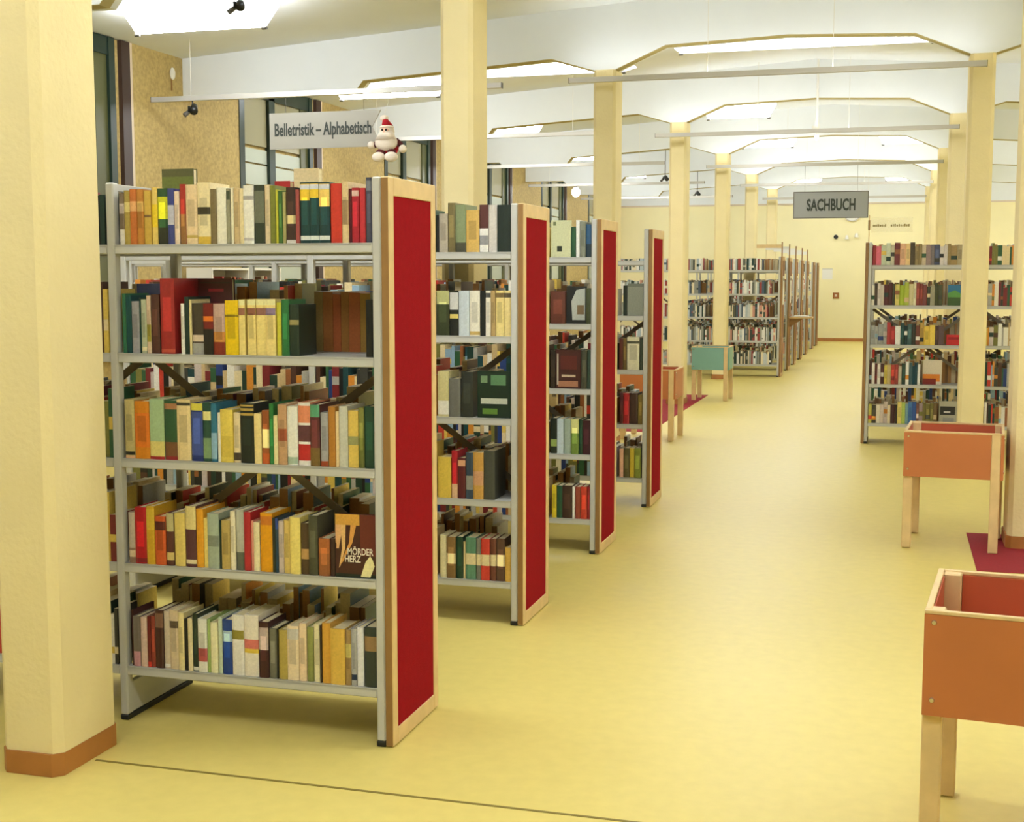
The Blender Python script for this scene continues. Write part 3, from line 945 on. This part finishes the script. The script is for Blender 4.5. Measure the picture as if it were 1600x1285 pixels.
# ------- every other book: the backs of the racks and the far shelves
stuff = MB()
rs = random.Random(3)
def simple_row(x0, x1, ysp, into, z, fill=1.0, pal=PAL, hmax=.26, hmin=.17, hole=None):
    """spines at y=ysp, books reaching 'into' (+1 away from viewer, -1 towards)"""
    x = x0
    end = x0 + (x1 - x0) * fill
    while x < end - .012:
        t = rs.uniform(.012, .042)
        if hole and any(x + t > p and x < q for p, q in hole):
            x += t
            continue
        if x + t > end:
            t = end - x
        h = rs.uniform(hmin, hmax)
        d = rs.uniform(.13, .195)
        c0 = lin(rs.choice(pal))
        ya, yb = sorted((ysp, ysp + into * d))
        a, b = x + .0004, x + t - .0004
        if rs.random() < .35 and into > 0:
            f = rs.uniform(.15, .6)
            g = f + rs.uniform(.1, .25)
            c1 = lin(rs.choice(pal))
            for u, v, cc in ((0, f, c0), (f, g, c1), (g, 1, c0)):
                stuff.face([(a, ya, z + u * h), (b, ya, z + u * h), (b, ya, z + v * h), (a, ya, z + v * h)], cc)
        else:
            stuff.face([(a, ya, z), (b, ya, z), (b, ya, z + h), (a, ya, z + h)], CREAM_EDGE() if into < 0 else c0)
        stuff.face([(a, yb, z), (b, yb, z), (b, yb, z + h), (a, yb, z + h)], c0 if into < 0 else CREAM_EDGE())
        stuff.face([(a, ya, z), (a, yb, z), (a, yb, z + h), (a, ya, z + h)], c0)
        stuff.face([(b, ya, z), (b, yb, z), (b, yb, z + h), (b, ya, z + h)], c0)
        stuff.face([(a, ya, z + h), (b, ya, z + h), (b, yb, z + h), (a, yb, z + h)], CREAM)
        stuff.face([(a, ya, z), (b, ya, z), (b, yb, z), (a, yb, z)], c0)
        x += t
def CREAM_EDGE():
    k = rs.random()
    return lin((176, 128, 72)) if k < .35 else (lin((214, 196, 150)) if k < .8 else lin((150, 110, 66)))
EPS = .0008
DARKPAL = [(60, 50, 36), (46, 60, 44), (90, 40, 38), (30, 40, 36), (120, 100, 60), (80, 84, 70), (150, 60, 50), (40, 60, 90), (200, 186, 150), (60, 44, 36)]
for k in range(4):
    y = RY + RS * k
    for i in range(SECS[k]):
        a, b = sec_range(XE, i, -1)
        for l, z in enumerate(SH):
            hm = .21 if l == 0 else .265
            # back side
            fill = rs.uniform(.8, 1.0)
            if k == 3 and l in (0, 1):
                fill = .0 if l == 0 else .5
            simple_row(a, b, y + RD - .012, -1, z + EPS, fill, PAL, hm, hole=[(-2.71, -2.555), (-2.24, -2.04)] if k == 0 and l == 0 else ([(-2.08, -1.72)] if k == 0 and l == 1 and i == 0 else None))
            # front side, left of the books listed one by one
            lo = {0: -9, 1: -2.10, 2: -1.985, 3: -1.91}[k]
            if k == 3 and l == 0:
                continue
            if i == 0 and k > 0:
                simple_row(a, lo, y + .012, 1, z + EPS, 1.0, PAL, hm)
            elif i > 0:
                simple_row(a, b, y + .012, 1, z + EPS, 1.0, PAL, hm)
# a block of brown page edges on the back of the second shelf
xb = -2.075
for w_, c_ in ((.035, (130, 110, 62)), (.04, (150, 95, 46)), (.032, (162, 86, 46)), (.032, (150, 102, 46)), (.045, (166, 92, 46)), (.04, (160, 122, 52)), (.045, (150, 155, 142)), (.045, (60, 44, 34))):
    stuff.box(xb, xb + w_ - .001, RY + .30, RY + RD - .012, SH[1] + EPS, SH[1] + rs.uniform(.212, .224), 0, lin(c_))
    xb += w_
FARPAL = [(238, 236, 230), (226, 224, 210), (200, 206, 204), (232, 220, 186), (150, 152, 140), (60, 66, 54), (30, 60, 54), (206, 150, 130), (176, 190, 196), (96, 96, 80), (240, 238, 232), (70, 90, 110), (150, 60, 56)]
for i in range(2):
    for r_ in range(2):
        a, b = sec_range(RRX, i, 1)
        for l, z in enumerate(SH):
            simple_row(a, b, RRY + 1.72 * r_ + RD - .012, -1, z + EPS, .95, PAL, .21 if l == 0 else .25)
            if not (i == 0 and r_ == 0):
                simple_row(a, b, RRY + 1.72 * r_ + .012, 1, z + EPS, .95, PAL, .21 if l == 0 else .25)
for j, y in enumerate(FARY):
    for i in range(3 if j == 0 else 2):
        a, b = sec_range(FX, i, -1)
        for l, z in enumerate(SH):
            simple_row(a, b, y + .012, 1, z + EPS, rs.uniform(.72, 1.0), FARPAL, .20 if l == 0 else .23)
            simple_row(a, b, y + RD - .012, -1, z + EPS, rs.uniform(.7, 1.0), DARKPAL, .2 if l == 0 else .23)
so = stuff.build('remaining_books', COVER)
so['kind'] = 'stuff'
tag(so, 'rows of assorted books filling the backs and farther shelves of the racks', 'books')

# ---------------------------------------------------------------- browsing crates
def crate(label, x0, y0, s, h, board, inside, rz=0, zb=.43, pw=.018, lw=.055):
    cx_ = x0 + s / 2 * (math.cos(rz) - math.sin(rz))      # x0, y0: front corner towards the aisle
    cy_ = y0 + s / 2 * (math.cos(rz) + math.sin(rz))
    t = thing('browsing_crate', label, 'crate', (cx_, cy_, 0), rz, 'browsing crates on wooden legs')
    H_ = s / 2
    LEG = MB().box(-H_, -H_ + lw, -H_ + pw, -H_ + pw + lw, .004, h - .004, .004).mesh('crate_leg', BEECH)
    # the panel stops at the next leg, whose own face stays bare wood
    PAN = MB().box(-H_, H_ - pw - lw - .0005, -H_, -H_ + pw, zb, h - .012).mesh('crate_panel', board)
    EDGE = MB().box(-H_, H_ - pw - .0005, -H_, -H_ + pw, h - .0118, h, .002).mesh('crate_rim', BEECH)
    INN = MB().box(-H_ + pw + .001, H_ - pw - lw - .001, -H_ + pw + .0005, -H_ + pw + .004, zb + .01, h - .013).mesh('crate_lining', inside)
    SCR = MB()
    SCR.cyl((0, 0, 0), (0, -.004, 0), .0085, .006, 10)
    SCR = SCR.mesh('crate_screw', CHROME)
    for q in range(4):
        a = q * math.pi / 2
        o = obj('panel', PAN, t, (0, 0, 0), a)
        obj('leg', LEG, t, (0, 0, 0), a)
        obj('rim', EDGE, t, (0, 0, 0), a)
        obj('lining', INN, t, (0, 0, 0), a)
        for zz in (zb + .045, h - .035):
            obj('screw', SCR, o, (-H_ + .026, -H_, zz))
    fl = MB().box(-H_ + pw + .005, H_ - pw - .005, -H_ + pw + .005, H_ - pw - .005, zb + .02, zb + .032)
    fl.build('crate_floor', inside, t)
    return t
crate('terracotta browsing crate on beech legs, standing alone on the bare floor', .106, 3.80, .57, .733, TERRA, TERRAI, rz=math.radians(-5.5))
crate('terracotta browsing crate on beech legs with one foot on red carpet', .080, 8.34, .575, .731, TERRA, TERRAI, rz=math.radians(-4), zb=.45)
crate('terracotta browsing crate on beech legs beyond the fourth red-ended rack', -2.67, 13.22, .57, .73, TERRA, TERRAI)
crate('teal browsing crate on beech legs beside the red carpet strip', -2.60, 17.72, .50, .73, TEAL, TEAL, zb=.42)

# ---------------------------------------------------------------- rails, signs and small lamps under the ceiling
def rail(x0, x1, y, z, label, hang=(.12, .88), t=.048, lit=True):
    r = thing('sign_rail', label, 'rail', (x0, y, z), 0, 'ceiling rails')
    L = x1 - x0
    u = t / 2
    MB().prism([(-u, u), (-u, -u), (u, -u), (u, u), (u - .005, u), (u - .005, .008), (-u + .005, .008), (-u + .005, u)], 'x', .006, L - .006).build('channel', RAIL, r)
    if lit:
        MB().box(.01, L - .01, -u + .006, u - .006, .0085, .014).build('added_uplight', RAILGLOW, r)  # uplight added on the rail to whiten ceiling and beam faces, not seen
    for a, b in ((0, .006), (L - .006, L)):
        MB().box(a, b, -t / 2 - .001, t / 2 + .001, -t / 2 - .001, t / 2 + .001).build('end_cap', CAP, r)
    for f in hang:
        top = zc(x0 + f * L) - z
        MB().cyl((f * L, 0, t / 2), (f * L, 0, top), .0028, seg=6).build('hanger', WHITEP, r)
    return r
for k in range(0, 7):
    o_ = ORD[k]
    z = 3.51 if k <= 2 else (3.45 if k == 3 else 3.41)
    rail(-3.02 + .04 * min(max(k - 2, 0), 3), .72 - .03 * min(max(k - 2, 0), 4), cy(k) - .40, z, 'pale ceiling rail crossing the aisle before the %s column pair' % o_, hang=(.35, .65))
    rail(-7.12 if k == 2 else -6.95, -3.5, cy(k) - 1.0, 3.405 if k <= 2 else 3.44, 'pale ceiling rail on the window side before the %s column' % o_, lit=False)
rail(1.45, 4.8, cy(3) - .8, 3.45, 'pale ceiling rail on the crate side before the third column', hang=(.2, .8))

def sign(label, x0, x1, z0, z1, y, m, notch, txt, size, sx, tx, tz, rail_z, bold=0.0, th=.016):
    s = thing('hanging_sign', label, 'sign', (x0, y, z0), 0)
    w, h = x1 - x0, z1 - z0
    poly = [(0, 0), (w, 0), (w - notch, h * .55), (w, h), (0, h)] if notch else [(0, 0), (w, 0), (w, h), (0, h)]
    MB().prism(poly, 'y', 0, th).build('plate', m, s)
    if not notch:
        e = MB()
        for a, b, c_, d in ((0, w, 0, .012), (0, w, h - .012, h), (0, .012, .012, h - .012), (w - .012, w, .012, h - .012)):
            e.box(a, b, -.004, -.0005, c_, d)
        e.build('edge_frame', CAP, s)
    text_mesh(txt, size, sx, .001, INK, s, (tx, -.003, tz), bold=bold)
    for f in (.15, .85):
        MB().cyl((f * w, th / 2, h), (f * w, th / 2, rail_z - z0), .0022, seg=6).build('wire', CAP, s)
    return s
sign('pale sign reading Belletristik - Alphabetisch, hung from a rail near the windows', -5.84, -4.69, 2.888, 3.228, 11.79, SIGNP, .085, 'Belletristik – Alphabetisch', .165, 1.0, .055, .125, 3.379, .004)
sign('grey sign reading SACHBUCH hung over the far aisle', -1.568, -.428, 2.575, 2.99, 21.36, SIGNG, 0, 'SACHBUCH', .245, .74, .205, .125, 3.384, .008)

CLEAR = mat('clear_plate', (250, 244, 220), 0.15)
CLEAR.node_tree.nodes['Principled BSDF'].inputs['Alpha'].default_value = 0.2
# small clear sign on the crate-side rack, its lettering too small to read
s = thing('rack_sign', 'small clear sign on a thin post above the rack behind the crate', 'sign', (-.27, 13.62, 2.0), 0)
MB().cyl((.01, 0, 0), (.01, 0, .27), .005, seg=6).build('post', BEECH, s)
MB().box(0, .02, -.012, .012, .12, .22, .003).build('clamp', BEECHD, s)
MB().box(.022, .42, -.002, .002, .10, .24).build('plate', CLEAR, s)
mk = MB()
rq = random.Random(4)
x = .045
while x < .38:
    w_ = rq.uniform(.010, .018)
    if not (.17 < x < .20):
        mk.box(x, x + w_ * .8, -.0045, -.0025, .155, .155 + rq.uniform(.018, .026))
    x += w_ + .003
mk.build('lettering', mat('olive_lettering', (120, 104, 46), 0.6), s)

# plush doll in a red pointed hat hanging in front of the sign's end
d = thing('plush_doll', 'plush doll with white beard and red pointed hat, hanging beside the sign', 'doll', (-4.56, 11.64, 2.715), 0)
MB().ball((0, .01, .15), .10, 1.0, .75, .95).build('body', FURR, d, True)
bd = MB().ball((0, -.045, .185), .10, 1.12, .55, .80)
bd.cyl((0, -.05, .20), (0, -.025, .272), .100, .07, 16)
bd.build('beard', FURW, d, True)
hd = MB().ball((0, -.02, .285), .068, 1.05, .9, 1.0).build('head', FURW, d, True)
MB().ball((0, -.078, .285), .036, 1.2, .5, .8).build('face', SKIN, hd, True)
MB().ball((0, -.102, .276), .011).build('nose', SKIN, hd, True)
for s_ in (-1, 1):
    MB().ball((s_ * .018, -.096, .296), .0105).build('eye', BLACK, hd, True)
MB().ball((0, -.025, .325), .066, 1.05, 1.0, .32).build('hat_brim', FURW, d, True)
MB().cyl((0, -.02, .33), (-.026, -.01, .405), .056, .02, 16).build('hat', FURR, d, True)
MB().ball((-.032, -.01, .412), .036, 1.15, .9, .8).build('pompom', FURW, d, True)
for s_ in (-1, 1):
    MB().cyl((s_ * .08, 0, .20), (s_ * .135, -.02, .16), .032, .026, 12).build('arm', DARKM, d, True)
    MB().ball((s_ * .155, -.025, .145 + .02 * s_ * -1), .038).build('hand', FURW, d, True)
    MB().cyl((s_ * .04, -.02, .095), (s_ * .065, -.07, .08), .045, .04, 12).build('leg', DARKM, d, True)
    MB().ball((s_ * .062, -.085, .05), .058, 1.12, .7, .8).build('foot', FURW, d, True)
MB().cyl((-.032, -.01, .43), (-.032, .16, 3.3802 - 2.715), .0015, seg=5).build('thread', WHITEP, d)

# black spotlights, a pendant and a globe lamp
def spot(label, x, y, z, top):
    t = thing('spotlight', label, 'spotlight', (x, y, z), 0)
    MB().cyl((0, 0, .05), (0, 0, top - z), .008, seg=8).build('stem', BLACK, t)
    MB().cyl((0, .03, .06), (.05, -.07, .0), .032, .04, 14).build('head', BLACK, t, True)
    MB().box(-.045, -.02, -.02, .02, .0, .06, .004).build('bracket', BLACK, t)
    MB().cyl((-.03, .03, .03), (-.075, -.03, -.03), .018, .024, 12).build('reflector', CAP, t)
spot('black spotlight under the ceiling above the pale sign', -5.21, 10.0, 3.84, zc(-5.21))
spot('black spotlight clamped to the rail left of the pale sign', -6.67, 11.80, 3.27, 3.380)
spot('black spotlight hanging in the far window-side bay', -4.36, 25.85, 3.55, zc(-4.36))
spot('black spotlight hanging in the last window-side bay before the end wall', -4.375, 30.33, 3.52, zc(-4.375))
t = thing('globe_lamp', 'white glowing globe lamp under a far window-side rail', 'lamp', (-6.0, cy(5) - 1.0, 3.30), 0)
MB().ball((0, 0, 0), .085, 1, 1, 1.15).build('globe', BULB, t, True)
MB().cyl((0, 0, .09), (0, 0, .125), .025, seg=10).build('neck', CAP, t)
t = thing('pendant_fitting', 'white pendant fitting hanging from the beam above the aisle rail', 'lamp', (-.985, cy(3) - AY - .05, 3.36), 0)
MB().cyl((0, 0, .05), (0, 0, .98), .014, seg=10).build('rod', WHITEP, t)
MB().cyl((0, 0, .12), (0, 0, .24), .03, .02, seg=12).build('body', WHITEP, t)
MB().ball((0, 0, .03), .028, 1, 1, 1.5).build('bulb', BULB, t, True)
MB().box(-.06, -.02, -.01, .01, .13, .17, .003).build('lug', WHITEP, t)
t = thing('wall_sensor', 'small white oval sensor with cord on the tan pier by the beam', 'sensor', (XL, 12.39, 3.70), 0)
MB().ball((.02, 0, .05), .045, .45, 1.0, 1.4).build('cap', WHITEP, t, True)
MB().box(.0, .012, -.006, .006, -.12, .0).build('cord', BEECHD, t)

# ---------------------------------------------------------------- end wall fittings
def disc(name, label, cat, x, z, r, m, ring=None):
    t = thing(name, label, cat, (x, YB, z), 0)
    MB().cyl((0, 0, 0), (0, -.05, 0), r, seg=24).build('face', m, t)
    if ring:
        b = MB()
        for k in range(24):
            a0, a1 = 2 * math.pi * k / 24, 2 * math.pi * (k + 1) / 24
            b.prism([(math.cos(a0) * r * .94, math.sin(a0) * r * .94), (math.cos(a1) * r * .94, math.sin(a1) * r * .94), (math.cos(a1) * r * 1.05, math.sin(a1) * r * 1.05), (math.cos(a0) * r * 1.05, math.sin(a0) * r * 1.05)], 'y', -.07, -.045)
        b.build('rim', ring, t)
        MB().box(-.008, .008, -.062, -.052, 0, r * .7).build('hand', BLACK, t)
        MB().box(-.008, .008, -.062, -.052, -r * .5, 0).build('hand', BLACK, t)
disc('wall_clock', 'round white wall clock behind the SACHBUCH sign', 'clock', -1.1, 3.30, .21, WHITEP, RAIL)
disc('loudspeaker', 'small dark round speaker on the end wall below the clock', 'speaker', -1.496, 2.69, .055, BLACK)
for x, z in ((-1.22, 2.63), (-.98, 2.68)):
    t = thing('wall_lamp', 'small white wall lamp on the end wall below the clock', 'lamp', (x, YB, z), 0, 'wall lamps below the clock')
    MB().cyl((0, -.05, 0), (0, -.05, .10), .05, .03, 12).build('shade', WHITEP, t)
    MB().box(-.02, .02, -.05, 0, .03, .06).build('bracket', CAP, t)
t = thing('notice_sheet', 'white notice sheet pinned to the end wall beside the far racks', 'notice', (-1.69, YB, 1.60), 0)
MB().box(-.13, .13, -.006, -.001, 0, .28).build('sheet', WHITEP, t)
MB().box(-.13, .13, -.008, -.0062, .26, .28).build('clip', RAIL, t)
t = thing('fire_alarm', 'small brown square call point on the end wall', 'alarm', (-1.46, YB, 1.11), 0)
MB().box(-.075, .075, -.03, 0, 0, .15, .005).build('housing', mat('call_point_brown', (150, 92, 34), 0.5), t)
MB().box(-.03, .03, -.036, -.031, .045, .105).build('button', PALE, t)

# sign holders on the far rack ends, pale side labels and a writing ledge
for i, y in enumerate(FARY[:5]):
    t = thing('rack_flag', 'small flag sign on top of the %s brown-ended rack' % ORD[i], 'sign', (FX - .02, y + .1, 2.0), 0, 'flag signs on the far racks')
    MB().box(-.01, .01, -.01, .01, 0, .24, .002).build('post', BEECHD, t)
    MB().box(-.42, -.012, -.004, .004, .14, .20).build('plate', BEECH if i == 0 else WHITEP, t)
    t = thing('end_label', 'white upright label strip on the end of the %s brown-ended rack' % ORD[i], 'label', (FX, y + .24, 1.2), 0, 'label strips on the far rack ends')
    MB().box(.0005, .004, -.11, .11, 0, .48).build('strip', WHITEP, t)
    MB().box(.0042, .0055, -.09, .09, .40, .44).build('print', CAP, t)
t = thing('writing_ledge', 'beech writing ledge with papers on the end of the second brown-ended rack', 'ledge', (FX, FARY[1] + .05, .93), 0)
MB().box(.0, .40, 0, .38, 0, .025, .004).build('board', BEECH, t)
for yy in (.06, .30):
    MB().prism([(.002, 0), (.25, 0), (.002, -.16)], 'y', yy, yy + .02).build('bracket', BEECHD, t)
tag(MB().box(FX + .08, FX + .33, FARY[1] + .1, FARY[1] + .36, .9555, .975).build('paper_stack', WHITEP), 'stack of white papers on the writing ledge', 'papers')

# white bookcase against the tan pier, seen through the racks
t = thing('white_bookcase', 'white open bookcase against the tan pier beyond the racks', 'bookcase', (-7.14, 12.42, 0), 0)
D_, W_, H_ = .30, 1.62, 1.76
for a in (0, W_ * .5, W_ - .025):
    MB().box(0, D_, a, a + .025, 0, H_).build('side', WHITEP, t)
for z in (.06, .48, .90, 1.32, 1.735):
    MB().box(.001, D_ - .001, .026, W_ * .5 - .001, z, z + .025).build('shelf', WHITEP, t)
    MB().box(.001, D_ - .001, W_ * .5 + .026, W_ - .026, z, z + .025).build('shelf', WHITEP, t)
MB().box(.0, .01, .026, W_ - .026, .06, 1.735).build('back', WHITEP, t)
rw = random.Random(11)
cb = MB()
for z in (.085, .505, .925, 1.345):
    y = 12.42 + .05
    while y < 12.42 + W_ - .08:
        w_ = rw.uniform(.015, .04)
        if abs(y + w_ / 2 - (12.42 + W_ * .5)) > .06:
            cb.box(-7.10, -7.14 + D_ - .03, y, y + w_ - .001, z + .0008, z + rw.uniform(.2, .33), 0, lin(rw.choice([(140, 46, 40), (120, 60, 44), (96, 40, 36), (170, 90, 60), (110, 84, 56), (200, 190, 160)])))
        y += w_
o = cb.build('bookcase_books', COVER)
o['kind'] = 'stuff'
tag(o, 'red and brown books in the white bookcase beyond the racks', 'books')
